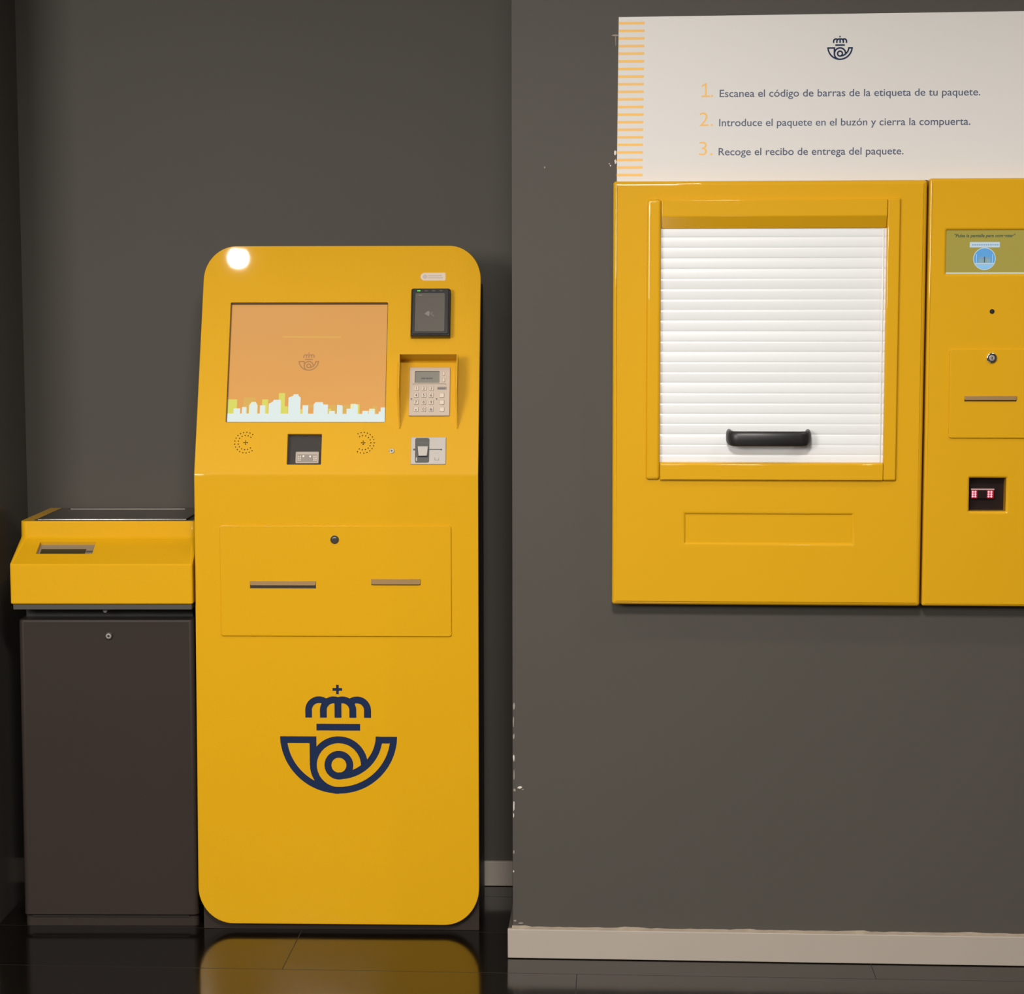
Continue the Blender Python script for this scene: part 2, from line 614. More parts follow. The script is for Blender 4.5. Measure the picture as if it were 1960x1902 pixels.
# screen with its picture: orange glow, pale skyline, yellow towers behind
def grad_screen():
    m = D.materials.new('kiosk_screen_picture')
    m.use_nodes = True
    nt = m.node_tree
    b = nt.nodes['Principled BSDF']
    b.inputs['Base Color'].default_value = (0.02, 0.02, 0.02, 1)
    b.inputs['Roughness'].default_value = 0.3
    b.inputs['Specular IOR Level'].default_value = 0.15
    tc = nt.nodes.new('ShaderNodeTexCoord')
    sp = nt.nodes.new('ShaderNodeSeparateXYZ')
    nt.links.new(tc.outputs['Object'], sp.inputs[0])
    no = nt.nodes.new('ShaderNodeTexNoise')
    no.inputs['Scale'].default_value = 5.0
    no.inputs['Detail'].default_value = 1.0
    nt.links.new(tc.outputs['Object'], no.inputs['Vector'])
    mr = nt.nodes.new('ShaderNodeMapRange')
    mr.inputs['From Min'].default_value = 1.22
    mr.inputs['From Max'].default_value = 1.50
    nt.links.new(sp.outputs['Z'], mr.inputs['Value'])
    mx = nt.nodes.new('ShaderNodeMix')
    mx.data_type = 'RGBA'
    mx.inputs[6].default_value = (0.76, 0.345, 0.07, 1)
    mx.inputs[7].default_value = (0.66, 0.31, 0.075, 1)
    ad = nt.nodes.new('ShaderNodeMath')
    ad.operation = 'ADD'
    ml = nt.nodes.new('ShaderNodeMath')
    ml.operation = 'MULTIPLY_ADD'
    ml.inputs[1].default_value = 0.5
    ml.inputs[2].default_value = -0.25
    nt.links.new(no.outputs['Fac'], ml.inputs[0])
    nt.links.new(mr.outputs['Result'], ad.inputs[0])
    nt.links.new(ml.outputs[0], ad.inputs[1])
    ad.use_clamp = True
    nt.links.new(ad.outputs[0], mx.inputs[0])
    nt.links.new(mx.outputs[2], b.inputs['Emission Color'])
    b.inputs['Emission Strength'].default_value = 1.0
    return m


SKYW = glow('skyline_white', (0.74, 0.83, 0.80), 1.0)
SKYY = glow('skyline_yellow', (0.74, 0.72, 0.13), 0.95)
SKYP = glow('skyline_pale', (0.78, 0.83, 0.52), 1.0)
SKYO = glow('skyline_amber', (0.75, 0.45, 0.10), 0.95)
MARKG = glow('screen_mark', (0.52, 0.25, 0.10), 0.85)
SW, SH = SCR[1] - SCR[0], SCR[3] - SCR[2]
zs = -0.0150
scr_parts = [(flat([(SCR[0] - .003, SCR[2] - .003), (SCR[1] + .003, SCR[2] - .003), (SCR[1] + .003, SCR[3] + .003), (SCR[0] - .003, SCR[3] + .003)], zs), grad_screen())]


def sk(px, py):   # coordinates of the picture's own 1655 x 1250 grid
    return (SCR[0] + (px - 180) / 1655 * SW, SCR[2] + (1350 - py) / 1250 * SH)


def tower(x0, x1, y, m, lift, top=None, base=1260):
    pts = [sk(x0, base), sk(x1, base), sk(x1, y)]
    if top:
        pts += [sk(*q) for q in top]
    pts.append(sk(x0, y))
    scr_parts.append((flat(pts, zs + lift), m))


A1, A2, A3 = 0.0002, 0.0004, 0.0006
tower(345, 470, 1078, SKYO, A1); tower(1240, 1560, 1158, SKYO, A1); tower(1690, 1740, 1165, SKYO, A1); tower(960, 1080, 1150, SKYO, A1, base=1180)
for t in ((185, 278, 1098), (540, 603, 1098), (713, 778, 1033), (735, 810, 1170), (940, 960, 1200), (1235, 1262, 1195), (1480, 1558, 1150)):
    tower(*t, SKYY, A2)
tower(1465, 1520, 1145, SKYP, A3 + .0001); tower(1660, 1720, 1195, SKYP, A3); tower(405, 495, 1160, SKYP, A3, [(475, 1125), (430, 1125)]); tower(1095, 1230, 1160, SKYP, A3)
for t in ((245, 315, 1192, None), (333, 380, 1178, None), (415, 485, 1165, [(470, 1130), (440, 1130)]), (520, 575, 1160, None),
          (610, 738, 1145, [(735, 1103), (660, 1103), (655, 1120)]), (815, 942, 1080, [(920, 1062), (915, 1045), (868, 1045), (862, 1062)]),
          (965, 1025, 1160, None), (1080, 1180, 1150, [(1175, 1128), (1100, 1128)]), (1180, 1230, 1152, None), (1245, 1303, 1217, None),
          (1325, 1383, 1170, [(1375, 1160), (1325, 1155)]), (1425, 1540, 1195, None), (1500, 1540, 1150, None), (1590, 1650, 1217, None),
          (1655, 1720, 1215, None), (1760, 1840, 1225, None), (1780, 1840, 1182, None)):
    tower(t[0], t[1], t[2], SKYW, A3 + .0002, t[3])
scr_parts.append((flat([sk(176, 1252), sk(176, 1353), sk(1838, 1353), sk(1838, 1252)][::-1] if False else [sk(176, 1353), sk(1838, 1353), sk(1838, 1250), sk(176, 1245)], zs + A3 + .0003), SKYW))
scr_parts.append((emblem(-0.0735, 0.2795, 0.0485, zs, 0.0003), MARKG))
scr_parts.append((flat([sk(730, 450), sk(1340, 456), sk(1340, 440), sk(730, 436)], zs + 0.0002), glow('screen_bar', (0.80, 0.44, 0.10), 0.92)))
screen = link('touch_screen', scr_parts, kf, kiosk)
kpart_shade_liner = [(box(SCR[0] - .0005, SCR[0] + .0010, SCR[2], SCR[3], -0.0155, -0.0025), BLACK), (box(SCR[1] - .0010, SCR[1] + .0005, SCR[2], SCR[3], -0.0155, -0.0025), BLACK),
                (box(SCR[0], SCR[1], SCR[3] - .0010, SCR[3] + .0005, -0.0155, -0.0025), BLACK), (box(SCR[0], SCR[1], SCR[2] - .0005, SCR[2] + .0010, -0.0155, -0.0025), BLACK)]
link('screen_shade_liner', kpart_shade_liner, kf, kiosk)  # black strips added to put shade into the screen's recessed edges
screen['label'] = 'orange touch screen with pale city skyline'

# speaker perforations: 3/4 rings of dots round a small cross
def grille(cx, cy, side):
    parts = []
    for r, n0 in ((0.0255, 21), (0.0176, 15)):
        for i in range(n0):
            a = 2 * PI * i / n0
            gap = a if side < 0 else a - PI
            if abs(math.atan2(sin(gap), cos(gap))) < rad(44):
                continue
            parts.append(disc(cx + r * cos(a), cy + r * sin(a) * 0.98, 0.0015, -0.0002, 0.0003, 10))
    for dx, dy in ((0, 0), (-.0037, 0), (.0037, 0), (0, .0037), (0, -.0037)):
        parts.append(disc(cx + dx, cy + dy, 0.0015, -0.0002, 0.0003, 10))
    link('speaker_grille', [(join(*parts), HOLE)], kf, kiosk)


grille(-0.2130, 0.0762, -1)
grille(0.0617, 0.0760, 1)


def kpart(name, parts, parent=kiosk, lab=None):
    o = link(name, parts, kf, parent)
    if lab:
        o['label'] = lab
    return o


# barcode scanner window
win = kpart('scanner_window', [(box(WIN[0] - .002, WIN[1] + .002, WIN[2] - .002, WIN[3] + .002, -0.0215, -0.0155), WINB),
                               ])
mod = [(box(-0.0968, -0.0418, 0.0285, 0.0573, -0.0155, -0.008, 0.0025, 2), MODUL),
       (box(-0.0925, -0.0460, 0.0320, 0.0500, -0.008, -0.0076), MODUD)]
for k in range(6):
    mod.append((disc(-0.0898 + (k % 2) * .0045, 0.0362 + (k // 2) * 0.0045, 0.0015, -0.0077, -0.0072, 10), MODLED))
    mod.append((disc(-0.0530 + (k % 2) * .0045, 0.0362 + (k // 2) * 0.0045, 0.0015, -0.0077, -0.0072, 10), MODLED))
mod.append((disc(-0.0780, 0.0455, 0.0022, -0.0077, -0.0071, 12), MODLED))
mod.append((disc(-0.0622, 0.0450, 0.0022, -0.0077, -0.0071, 12), MODLED))
kpart('scanner_module', mod, win)
kpart('window_pane', [(flat([(WIN[0], WIN[2]), (WIN[1], WIN[2]), (WIN[1], WIN[3]), (WIN[0], WIN[3])], -0.003), GLASS)], win)

# sticker above the card reader
kpart('sticker', [(plate([rrect(0.1876, 0.2470, 0.4740, 0.4936, (0.0097, 0.002, 0.002, 0.0097), 8)], 0, 0.0004), STICK),
                  (join(disc(0.1985, 0.4838, 0.0055, .0003, .00055, 16), box(0.2055, 0.2405, 0.4795, 0.4825, .0003, .00055), box(0.2055, 0.238, 0.4845, 0.488, .0003, .00055)), STICKT)],
      lab='pale rounded sticker')

# contactless reader
rd = kpart('contactless_reader', [(plate([rrect(0.1680, 0.2612, 0.3300, 0.4480, (0.002, 0.002, 0.007, 0.005), 5)], 0.0, 0.020, 0.0025, 3), BLACK),
                                  (plate([rrect(0.1706, 0.2575, 0.3338, 0.4462, 0.004, 5)], 0.018, 0.0235, 0.002, 3), BLACK)])
kpart('touch_face', [(plate([rrect(0.1782, 0.2478, 0.3400, 0.4345, 0.003, 4)], 0.0230, 0.0240, 0.0003), TOUCH),
                     (join(flat([(0.2000, 0.3830), (0.2115, 0.3770), (0.2128, 0.3880), (0.2085, 0.3905)], 0.0242),
                           flat([(0.2140, 0.3840), (0.2222, 0.3765), (0.2230, 0.3775), (0.2148, 0.3850)], 0.0242),
                           flat([(0.2165, 0.3865), (0.2195, 0.3870), (0.2195, 0.3850), (0.2165, 0.3850)], 0.0242),
                           box(0.1855, 0.1940, 0.4285, 0.4300, .0239, .0242)), TOUCHT)], rd)
for k, x in enumerate((0.1860, 0.2035, 0.2210, 0.2385)):
    kpart('indicator_light', [(plate([rrect(x - .004, x + .004, 0.4390, 0.4418, 0.0013, 4)], 0.0230, 0.0239), GREENL if k == 0 else LEDOFF)], rd,
          'lit green indicator' if k == 0 else None)

# hood round the pin pad: a bent sheet standing out of the face
hd = [(prism([(0.0, 0.2775), (0.0, 0.2755), (0.050, 0.2755), (0.050, 0.2775)], 0.1447, 0.2812), YEL)]
for x0 in (0.1447, 0.2792):
    prof = [(0.0, 0.1105), (0.0, 0.2760), (0.050, 0.2760), (0.050, 0.1930), (0.004, 0.1105)]
    hd.append((prism(prof, x0, x0 + 0.002), YEL))
kpart('keypad_hood', hd)

# pin pad
pp = kpart('pin_pad', [(plate([rrect(0.1667, 0.2616, 0.1401, 0.2579, 0.001, 2), rrect(0.1795, 0.2368, 0.2205, 0.2487, 0.0015, 3)], 0.0, 0.0045, 0.0006), STEELP)])
kpart('display', [(box(0.179, 0.2373, 0.220, 0.2492, 0.0002, 0.0014), LCD),
                  (text('CORREOS', 0.2080, 0.2303, 0.026, 0.006, 0, 0.0016, align='CENTER'), LCDT)] if False else
      [(box(0.179, 0.2373, 0.220, 0.2492, 0.0002, 0.0014), LCD),
       (join(*[box(0.1945 + i * 0.0034, 0.1945 + i * 0.0034 + 0.0024, 0.2300, 0.2335, 0.0013, 0.0016) for i in range(8)]), LCDT)], pp)
z1 = 0.0045
kpart('trim_line', [(join(box(0.1745, 0.2525, 0.2168, 0.2176, z1 - .0003, z1 + .0002), box(0.1745, 0.1753, 0.2150, 0.2176, z1 - .0003, z1 + .0002),
                          box(0.2517, 0.2525, 0.2150, 0.2176, z1 - .0003, z1 + .0002)), KEYT)], pp)
keys = ['1', '2', '3', '4', '5', '6', '7', '8', '9', '*', '0', '#']
for i, ch in enumerate(keys):
    kx = 0.1836 + (i % 3) * 0.01745
    ky = 0.2065 - (i // 3) * 0.01705
    kpart('key', [(box(kx - .0054, kx + .0054, ky - .0056, ky + .0056, z1 - .001, z1 + .0022, 0.0011, 2), KEYM),
                  (text(ch, kx, ky - (.0034 if ch != '*' else .0065), None, 0.0098, 0, z1 + .0024, align='CENTER', bold=0.0002), KEYT)], pp)
for kx, ky, w, h in ((0.2432, 0.1893, .0056, .0056), (0.2436, 0.1722, .0056, .0056), (0.2440, 0.1553, .0056, .0056), (0.2470, 0.2425, .0028, .0052), (0.2470, 0.2268, .0028, .0052)):
    kpart('function_key', [(box(kx - w, kx + w, ky - h, ky + h, z1 - .001, z1 + .0022, 0.0011, 2), KEYM)], pp)
kpart('name_plate', [(plate([rrect(0.2320, 0.2545, 0.2030, 0.2105, 0.0018, 4)], z1 - .0005, z1 + .0004), MODUD),
                     (join(*[box(0.2345 + i * .0028, 0.2345 + i * .0028 + .0019, 0.2052, 0.2080, z1 + .0003, z1 + .0006) for i in range(6)]), KEYT)], pp)
for kx in (0.1722, 0.2310):
    kpart('screw', [(disc(kx, 0.1808, 0.0030, z1 - .001, z1 + .0008, 18, 0.0004), KEYM), (disc(kx, 0.1808, 0.0018, z1 + .0006, z1 + .001, 12), KEYT)], pp)

# chip card reader
cr = kpart('card_reader', [(plate([rrect(0.1732, 0.2546, 0.0237, 0.0892, 0.001, 2)], 0.0, 0.003, 0.0006), STEEL)])
kpart('card_guide', [(plate([rrect(0.1832, 0.2160, 0.0275, 0.0866, 0.004, 5)], 0.0025, 0.0042, 0.0006), TRAYG),
                     (plate([[(0.1915, 0.0420), (0.2115, 0.0420), (0.2140, 0.0655), (0.1890, 0.0655)]], 0.003, 0.0105, 0.001), STEEL),
                     (box(0.190, 0.2130, 0.0405, 0.0422, 0.004, 0.0052), NAVY),
                     (box(0.1850, 0.1890, 0.0300, 0.0400, 0.004, 0.0056, 0.001), STEEL),
                     (box(0.1895, 0.2120, 0.0725, 0.0770, 0.0041, 0.0045), BODYD)], cr)
kpart('card_slot', [(box(0.2150, 0.2440, 0.0580, 0.0600, 0.0025, 0.0036), BODYD), (disc(0.2440, 0.0590, 0.0020, 0.0025, 0.0036, 12), BODYD),
                    ], cr)
kpart('slot_end', [(box(0.1785, 0.1900, 0.0568, 0.0610, 0.0027, 0.0035), BODYD)], cr)
kpart('card_symbol', [(join(box(0.2290, 0.2390, 0.0335, 0.0342, .0028, .0033), box(0.2290, 0.2297, 0.0335, 0.0400, .0028, .0033), box(0.2383, 0.2390, 0.0335, 0.0400, .0028, .0033)),
                       TRAYG)], cr)
kpart('small_lock', [(disc(0.1288, 0.0562, 0.0060, 0, 0.0025, 24, 0.0008), CHROME), (disc(0.1288, 0.0562, 0.0022, 0.0024, 0.0029, 14), BODYD)])

# lower face: raised service door with lock and two receipt slots, emblem
def k2(y):
    return y - ZK


door = kpart('service_door', [(plate([rrect(-0.2725, 0.2670, k2(0.7100), k2(0.9698), 0.006, 5)], -0.001, 0.0042, 0.0016, 3), YEL)])
lx, ly = -0.0038, k2(0.9375)
kpart('door_lock', [(disc(lx, ly, 0.0098, 0.003, 0.0072, 28, 0.0012), BODYD), (disc(lx, ly, 0.0060, 0.007, 0.0088, 24, 0.0008), CHROME),
                    (disc(lx, ly, 0.0030, 0.0086, 0.0093, 16), BODYD)], door)
for x0, x1, y0, y1 in ((-0.2028, -0.0488, 0.8230, 0.8397), (0.0807, 0.1952, 0.8311, 0.8452)):
    a, b = k2(y0), k2(y1)
    h = b - a
    dark = a + h * (0.42 if x0 < 0 else 0.12)
    kpart('receipt_slot', [(box(x0, x1, a, b, 0.004, 0.0050), SLOTD),
                           (plate([rrect(x0, x1, dark, b, (0.003, 0.003, 0, 0), 4)], 0.0048, 0.0075, 0.0005), BRONZE),
                           (box(x0 + .004, x1 - .004, dark - .0012, dark + .0002, 0.0048, 0.0070), CHROME)], door)
em = kpart('emblem', [(emblem(0.0, k2(0.4715), 0.2757), NAVY)], lab='navy crowned post horn emblem')

# ------------------------------------------------------------------ scale stand
ped = thing('pedestal_cabinet', 'dark grey metal cabinet standing under the yellow parcel scale', 'cabinet', P_O, -PP)
ring = lambda d0, d1, x0, x1, z, r: [Vector((x, -d, z)) for x, d in rrect(x0, x1, d0, d1, (0.003, 0.003, r, r), 6)]
rings = [ring(-0.33, 0.008, -0.2075, 0.2085, 0.0285, 0.011), ring(-0.33, 0.010, -0.2085, 0.2095, 0.0295, 0.012), ring(-0.33, 0.010, -0.2045, 0.2110, 0.737, 0.012),
         ring(-0.33, 0.0085, -0.2035, 0.2100, 0.741, 0.011), ring(-0.33, 0.005, -0.2005, 0.2065, 0.743, 0.009)]
link('cabinet_body', [(loft(rings), BODY)], None, ped)
link('plinth', [(loft([ring(-0.32, 0.0, -0.2072, 0.2072, 0.0, 0.010), ring(-0.32, 0.0, -0.2072, 0.2072, 0.024, 0.010)]), BODY),
                (box(-0.188, 0.190, 0.0245, 0.0262, -0.01, 0.006), TRAYG)][0:1] + [(box(-0.190, 0.186, -0.0065, 0.004, 0.0240, 0.0252), TRAYG)], None, ped)
link('neck', [(box(-0.196, 0.203, 0.030, 0.32, 0.742, 0.773, 0.002, 2), BODYD)], None, ped)
link('cabinet_lock', [(disc(0.009, 0.7040, 0.0095, 0.009, 0.0135, 28, 0.001), BODYD), (disc(0.009, 0.7040, 0.0065, 0.013, 0.0150, 24, 0.001), STEEL),
                      (disc(0.009, 0.7040, 0.003, 0.0148, 0.0154, 14), BODYD)], vface(0), ped)

scale = thing('parcel_scale', 'yellow parcel scale with steel weighing plate on the dark grey cabinet', 'scale', (P_O[0], P_O[1], 0.773), -PP)
SZ = 0.773


def ring2(d0, d1, x0, x1, z, r):
    return [Vector((x, -d, z - SZ)) for x, d in rrect(x0, x1, d0, d1, (0.004, 0.004, r, r), 8)]


hr = [ring2(-0.345, 0.058, -0.2065, 0.2150, 0.787, 0.004), ring2(-0.345, 0.060, -0.2085, 0.2170, 0.789, 0.005), ring2(-0.345, 0.060, -0.2085, 0.2170, 0.878, 0.005),
      ring2(-0.345, 0.058, -0.2085, 0.2170, 0.8810, 0.005),
      ring2(-0.345, -0.036, -0.2085, 0.2170, 0.9290, 0.017), ring2(-0.345, -0.040, -0.2085, 0.2170, 0.9335, 0.018), ring2(-0.345, -0.041, -0.2085, 0.2170, 0.9675, 0.018),
      ring2(-0.3445, -0.0417, -0.2078, 0.2163, 0.9690, 0.0175), ring2(-0.343, -0.0435, -0.2065, 0.2150, 0.9702, 0.017)]
hb = loft(hr)
# cut the display window into the sloping face
SL = math.atan2(0.0480, 0.094)


def slope(c):   # panel coordinates on the sloping face (x, up the slope, out)
    up = Vector((0, cos(SL), sin(SL)))
    outv = Vector((0, -sin(SL), cos(SL)))
    return Vector((0, -0.058, 0.881 - SZ)) + Vector((c.x, 0, 0)) + up * c.y + outv * c.z


hobj = link('scale_housing', [(hb, YEL)], None, scale, 30)
cut = link('tmp_cut', [(box(-0.1562, -0.0237, 0.0420, 0.0915, -0.012, 0.03), YEL)], slope, scale)
bpy.context.view_layer.update()
md = hobj.modifiers.new('b', 'BOOLEAN')
md.object = cut
md.operation = 'DIFFERENCE'
md.solver = 'EXACT'
dg = bpy.context.evaluated_depsgraph_get()
me2 = D.meshes.new_from_object(hobj.evaluated_get(dg))
hobj.modifiers.clear()
hobj.data = me2
me2.name = 'scale_housing'
D.objects.remove(cut)
dis = link('weight_display', [(box(-0.1560, -0.0239, 0.0422, 0.0913, -0.0119, -0.008), LCDF),
                              (box(-0.1500, -0.0440, 0.0440, 0.0720, -0.008, -0.0072), LCDD)], slope, scale)
link('display_print', [(join(*[box(-0.0425 + i * .0032, -0.0425 + i * .0032 + .0022, 0.0590, 0.0660, -0.0079, -0.0074) for i in range(5)]), LCDT)], slope, dis)
tz = 0.9702 - SZ
link('plate_gap', [(box(-0.178, 0.200, 0.052, 0.312, tz - 0.004, tz + 0.0004), BODYD)], None, scale)
wp = link('weighing_plate', [(box(-0.170, 0.1865, 0.0530, 0.304, tz + 0.0003, tz + 0.0042, 0.0018, 4), PLATE)], None, scale)
link('plate_rib', [(box(-0.140, 0.145, 0.272, 0.275, tz + 0.0036, tz + 0.0052, 0.0006, 2), STEEL)], None, wp)
link('base_tray', [(box(-0.2040, 0.2135, -0.055, 0.33, 0.773 - SZ, 0.7872 - SZ, 0.0015, 2), TRAYG)], None, scale)
link('neck_screw', [(disc(0.0038, 0.7660, 0.0055, -0.035, 0.022, 20, 0.001), STEEL)], vface(0), ped)

# ------------------------------------------------------------------ parcel drop box on the right wall
drop = thing('parcel_drop_box', 'wide yellow wall cabinet with white roller shutter and black handle', 'parcel drop box', (R_O[0], R_O[1], 0), -PW)
drop.location = (R_O[0] + 0.56 * cos(PW), R_O[1] - 0.56 * sin(PW), 0.8205)
DX, DZ = 0.56, 0.8205


def dface(d):
    return lambda c: Vector((c.x - DX, -(d + c.z), c.y - DZ))


def dp(name, parts, d=0.035, parent=drop, lab=None):
    o = link(name, parts, dface(d), parent)
    if lab:
        o['label'] = lab
    return o


OP = (0.3240, 0.8130, 1.1350, 1.6760)
REC = (0.3852, 0.7450, 0.9610, 1.0206)
dp('cabinet_front', [(plate([rrect(0.2225, 0.8975, 0.8205, 1.7468, 0.0065, 6), rrect(*OP, 0.0), rrect(*REC, 0.0)], -0.047, 0.0, 0.009, 7), YELB)])
dp('recessed_label_plate', [(box(REC[0] - .004, REC[1] + .004, REC[2] - .004, REC[3] + .004, -0.012, -0.0045), YELB)])
FH = 0.008
dp('frame_stile', [(box(0.2957, 0.3265, 1.0985, 1.7078, -0.0300, FH, 0.007, 6), YELB)])
dp('frame_stile', [(box(0.8118, 0.8395, 1.0985, 1.7080, -0.0300, FH, 0.0035, 4), YELB)])
dp('frame_header', [(prism([(-0.003, 1.7055), (FH + 0.004, 1.7055), (FH + 0.004, 1.6705), (-0.0035, 1.6445), (-0.0080, 1.6445), (-0.0080, 1.7055)][::-1], 0.3270, 0.8113, 0.0018, 3), YELB)])
dp('frame_sill', [(prism([(-0.032, 1.0990), (FH + 0.001, 1.0990), (FH + 0.001, 1.1330), (FH - 0.003, 1.1365), (-0.0080, 1.1375)], 0.3270, 0.8113, 0.0015, 2), YELB)])
# roller shutter: convex slats, one mesh
sb = bmesh.new()
prof = []
z = 1.1300
pitch = 0.02255
rr = random.Random(3)
while z < 1.676:
    dz = rr.uniform(-0.0006, 0.0006)
    lean = rr.uniform(-0.0016, 0.0016)
    for i in range(9):
        q = i / 8
        bulge = 0.0011 * (1 - (2 * q - 1) ** 2) ** 0.6 if 0 < q < 1 else 0
        prof.append((-0.0070 + bulge + lean * (q - .5), z + pitch * (0.01 + 0.98 * q)))
    z += pitch
a = [sb.verts.new((0.3250, y, zz)) for zz, y in prof]
b = [sb.verts.new((0.8128, y, zz)) for zz, y in prof]
for i in range(len(prof) - 1):
    sb.faces.new((a[i], b[i], b[i + 1], a[i + 1]))
bmesh.ops.recalc_face_normals(sb, faces=sb.faces)
if sum(f.normal.z for f in sb.faces) < 0:
    for f in sb.faces:
        f.normal_flip()
shut = dp('roller_shutter', [(sb, SHUT), (box(0.3245, 0.8135, 1.128, 1.680, -0.0150, -0.0095), SHUT)])
dp('guide_rail', [(box(0.8045, 0.8072, 1.1380, 1.6430, -0.0095, -0.0040, 0.001, 2), SHUT)])
# handle: D pull, swept bar with bent ends
hp = []
hx0, hx1, hz = 0.4775, 0.6485, 1.1905
for x, zo in ((hx0, -0.0070), (hx0, 0.010), (hx0 + .002, 0.020), (hx0 + .008, 0.027), (hx0 + .018, 0.030), (hx1 - .018, 0.030), (hx1 - .008, 0.027), (hx1 - .002, 0.020), (hx1, 0.010), (hx1, -0.0070)):
    hp.append((x, zo))
hrings = []
for i, (x, zo) in enumerate(hp):
    p0 = hp[max(i - 1, 0)]
    p1 = hp[min(i + 1, len(hp) - 1)]
    tx, tzz = p1[0] - p0[0], p1[1] - p0[1]
    L = math.hypot(tx, tzz)
    tx, tzz = tx / L, tzz / L
    nx, nz = -tzz, tx
    hrings.append([(x + nx * 0.0068 * cos(t), hz + 0.0165 * (abs(sin(t)) ** 0.75) * (1 if sin(t) >= 0 else -1) + 0.003 * (1 - min(1, (i if i < 5 else 9 - i) / 3)), zo + nz * 0.0068 * cos(t)) for t in [2 * PI * j / 20 for j in range(20)]])
dp('handle', [(loft([[Vector(p) for p in r] for r in hrings]), HANDLE)], parent=shut, lab='black bow handle')

# ------------------------------------------------------------------ scanning terminal beside it
TX, TZ = 1.0400, 0.8215
term = thing('scanning_terminal', 'narrow yellow wall terminal with small screen and red lit scanner', 'terminal',
             (R_O[0] + TX * cos(PW), R_O[1] - TX * sin(PW), TZ), -PW)


def tp(name, parts, d=0.035, parent=term, lab=None):
    o = link(name, parts, lambda c: Vector((c.x - TX, -(d + c.z), c.y - TZ)), parent)
    if lab:
        o['label'] = lab
    return o


TS = (0.9400, 1.1400, 1.5460, 1.6392)
TWN = (1.0000, 1.0790, 1.0315, 1.1040)
tp('terminal_front', [(plate([rrect(0.9018, 1.1785, 0.8218, 1.7500, 0.0045, 5), rrect(*TS, 0.0015, 3), rrect(*TWN, 0.001, 3)], -0.047, 0.0, 0.006, 6), YELB)])
OLIVE = glow('olive_screen_picture', (0.37, 0.30, 0.055), 0.95)
TXT = glow('olive_screen_text', (0.10, 0.13, 0.06), 0.8)
SCW = glow('screen_label', (0.50, 0.62, 0.70), 1.0)
SCL = glow('screen_line', (0.62, 0.66, 0.60), 0.9)
SCB = glow('screen_blue', (0.105, 0.34, 0.66), 1.0)
SCG = glow('screen_icon', (0.26, 0.42, 0.46), 0.9)
SCT = glow('screen_small_text', (0.22, 0.36, 0.52), 0.9)
sz = -0.0060
cx = 1.0225
ts = [(flat([(TS[0] - .002, TS[2] - .002), (TS[1] + .002, TS[2] - .002), (TS[1] + .002, TS[3] + .002), (TS[0] - .002, TS[3] + .002)], sz), OLIVE),
      (flat([(TS[0] - .002, TS[2] - .002), (TS[1] + .002, TS[2] - .002), (TS[1] + .002, TS[2] + .0030), (TS[0] - .002, TS[2] + .0030)], sz + .0003), SCL),
      (text('"Pulsa la pantalla para comenzar"', cx, 1.6246, 0.130, 0.0092, 0, sz + .0003, align='CENTER', shear=0.2, bold=0.0003), TXT),
      (flat(rrect(cx - .0320, cx + .0320, 1.6025, 1.6140, 0.001, 2), sz + .0003), SCW),
      (join(*[box(cx - .027 + i * .0048, cx - .027 + i * .0048 + .0034, 1.6068, 1.6092, sz + .0003, sz + .0005) for i in range(12)]), SCT),
      (flat(circ(cx, 1.5782, 0.0240, 48), sz + .0003), SCW), (flat(circ(cx, 1.5782, 0.0225, 48), sz + .0005), SCB),
      (flat([(cx - .019, 1.5660), (cx + .019, 1.5660), (cx + .016, 1.5618), (cx + .009, 1.5575), (cx, 1.5560), (cx - .009, 1.5575), (cx - .016, 1.5618)], sz + .0007), glow('screen_pale_blue', (0.25, 0.52, 0.80), 1.0)),
      (flat([(cx - .0195, 1.5692), (cx + .0195, 1.5692), (cx + .0195, 1.5665), (cx - .0195, 1.5665)][::-1], sz + .0008), SCL),
      (flat([(cx - .0125, 1.5700), (cx + .0125, 1.5700), (cx + .0125, 1.5825), (cx - .0125, 1.5825)], sz + .0008), SCG),
      (flat([(cx - .0125, 1.5775), (cx + .0125, 1.5775), (cx + .0125, 1.5825), (cx - .0125, 1.5825)], sz + .0009), SCT),
      (flat([(cx - .0012, 1.5700), (cx + .0012, 1.5700), (cx + .0012, 1.5825), (cx - .0012, 1.5825)], sz + .0010), TXT)]
for sx in (-.017, .017):
    ts.append((flat([(cx + sx - .0005, 1.5700), (cx + sx + .0005, 1.5700), (cx + sx + .0005, 1.588), (cx + sx - .0005, 1.588)], sz + .0008), SCW))
tp('screen', ts, lab='small olive screen with blue disc')
tp('camera_hole', [(disc(1.0400, 1.4652, 0.0052, -0.001, 0.0012, 24, 0.0005), BLACK), (disc(1.0393, 1.4657, 0.0018, 0.001, 0.0016, 14), SLOTD)])
pd = tp('printer_door', [(plate([rrect(0.9520, 1.1310, 1.1915, 1.3845, 0.006, 5)], -0.001, 0.0042, 0.0016, 3), YELB)])
tp('door_lock', [(disc(1.0405, 1.3650, 0.0112, 0.003, 0.0080, 30, 0.0016), CHROME), (disc(1.0405, 1.3650, 0.0062, 0.0075, 0.0100, 24, 0.001), STEEL),
                 (box(1.0395, 1.0415, 1.3620, 1.3680, 0.0098, 0.0104), BODYD)], parent=pd)
tp('receipt_slot', [(box(0.9842, 1.0955, 1.2715, 1.2830, 0.004, 0.0050), SLOTD),
                    (plate([rrect(0.9842, 1.0955, 1.2740, 1.2830, (0.003, 0.003, 0, 0), 4)], 0.0048, 0.0078, 0.0005), BRONZE)], parent=pd)
tw = tp('scanner_window', [(box(TWN[0] - .002, TWN[1] + .002, TWN[2] - .002, TWN[3] + .002, -0.040, -0.030), WINBD)])
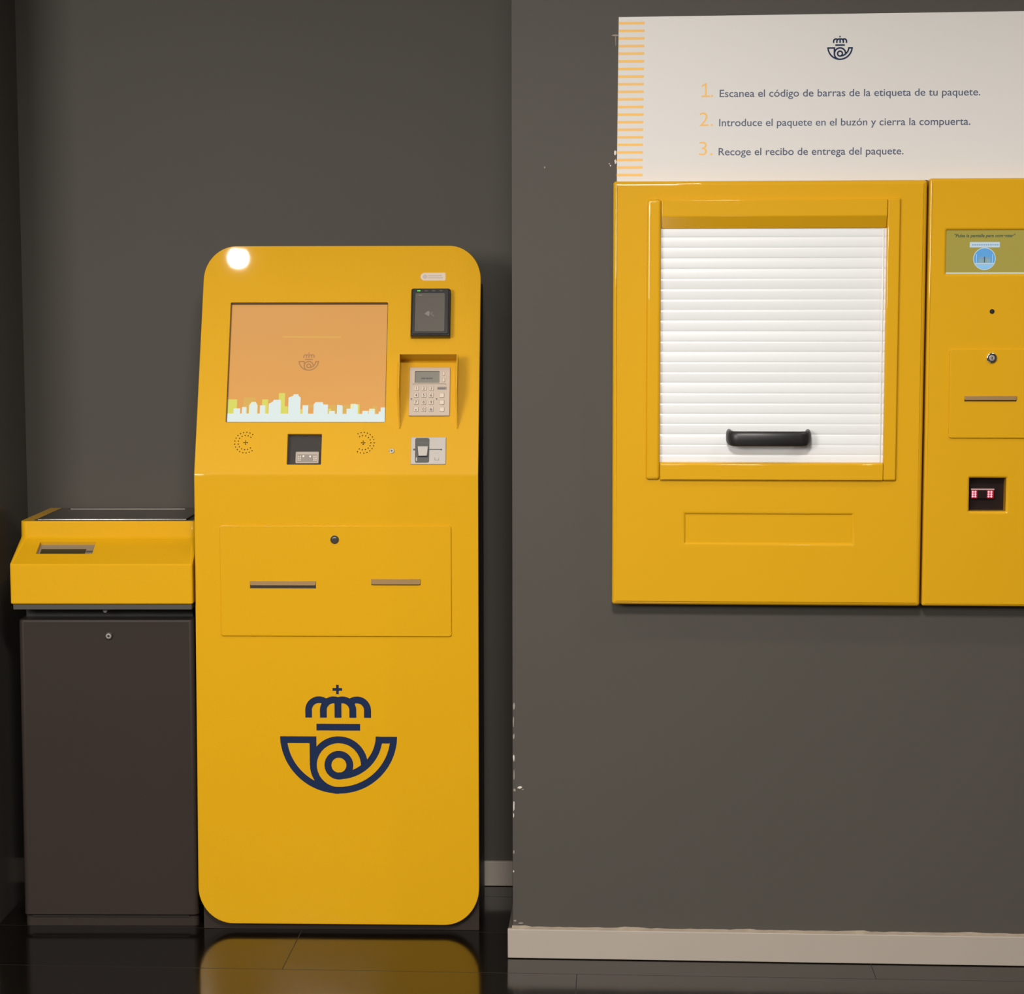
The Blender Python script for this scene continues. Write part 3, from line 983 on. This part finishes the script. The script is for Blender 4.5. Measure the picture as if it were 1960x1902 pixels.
tm = [(box(1.0070, 1.0570, 1.0575, 1.0785, -0.030, -0.020, 0.001, 2), WINBD), (box(1.0070, 1.0570, 1.0765, 1.0790, -0.0205, -0.0190), REDW),
      (box(1.0072, 1.0205, 1.0580, 1.0755, -0.0201, -0.0197), REDGL), (box(1.0415, 1.0560, 1.0580, 1.0755, -0.0201, -0.0197), REDGL)]
for k in range(6):
    tm.append((disc(1.0105 + (k % 2) * .0058, 1.0620 + (k // 2) * .0050, 0.0022, -0.0198, -0.0192, 12), REDLED))
    tm.append((disc(1.0450 + (k % 2) * .0058, 1.0620 + (k // 2) * .0050, 0.0022, -0.0198, -0.0192, 12), REDLED))
tp('scanner_module', tm, parent=tw, lab='red lit scanner module')
tp('window_pane', [(flat([(TWN[0], TWN[2]), (TWN[1], TWN[2]), (TWN[1], TWN[3]), (TWN[0], TWN[3])], -0.005), GLASS)], parent=tw)

# ------------------------------------------------------------------ instruction sign above both
GX, GZ = 0.7050, 1.7480
sign = thing('instruction_sign', 'white instruction sign with numbered steps above the yellow cabinets', 'sign',
             (R_O[0] + GX * cos(PW), R_O[1] - GX * sin(PW), GZ), -PW)


def sp_(name, parts, lab=None):
    o = link(name, parts, lambda c: Vector((c.x - GX, -(-0.012 + c.z), c.y - GZ)), sign)
    if lab:
        o['label'] = lab
    return o


sx0 = 0.2315
sgn = plate([[(0.2300, GZ - 0.0), (1.1790, GZ + 0.0), (1.1790, 2.1065), (0.2330, 2.1010)]], 0.0, 0.008, 0.0008)
sp_('board', [(sgn, SIGNM)])
st = []
for i in range(21):
    y = 2.0878 - i * 0.01628
    x0 = 0.2331 - 0.0032 * i / 20
    st.append(flat([(x0, y - .0027), (x0 + .0562, y - .0027), (x0 + .0562, y + .0027), (x0, y + .0027)], 0.0082))
sp_('stripe_band', [(join(*st), ORANGE)], 'orange stripes down the left edge')
sp_('emblem', [(emblem(0.7102, 2.0330, 0.0550, 0.0080, 0.0003), NAVY)])
for i, (num, line, x, y, w, yn) in enumerate((
        ('1.', 'Escanea el código de barras de la etiqueta de tu paquete.', 0.4523, 1.9287, 0.5596, 1.9290),
        ('2.', 'Introduce el paquete en el buzón y cierra la compuerta.', 0.4517, 1.8662, 0.5403, 1.8668),
        ('3.', 'Recoge el recibo de entrega del paquete.', 0.4511, 1.8038, 0.3989, 1.8040))):
    if num == '1.':
        nb = join(flat([(0.4205, yn), (0.4242, yn), (0.4242, yn + 0.0296), (0.4212, yn + 0.0296), (0.4125, yn + 0.0238), (0.4141, yn + 0.0212), (0.4205, yn + 0.0252)], 0.0082),
                  flat([(0.4132, yn), (0.4315, yn), (0.4315, yn + 0.0034), (0.4132, yn + 0.0034)], 0.0083), flat(circ(0.4357, yn + 0.0022, 0.0024, 16), 0.0082))
    else:
        nb = None
    sp_('numeral', [(nb or text(num, 0.4095 - .0003 * i, yn, 0.0292, 0.0425, 0, 0.0082, bold=-0.0003), ORANGE)])
    sp_('text_line', [(text(line, x, y, w, 0.0225, 0, 0.0082, bold=0.00015), TEXTB)])
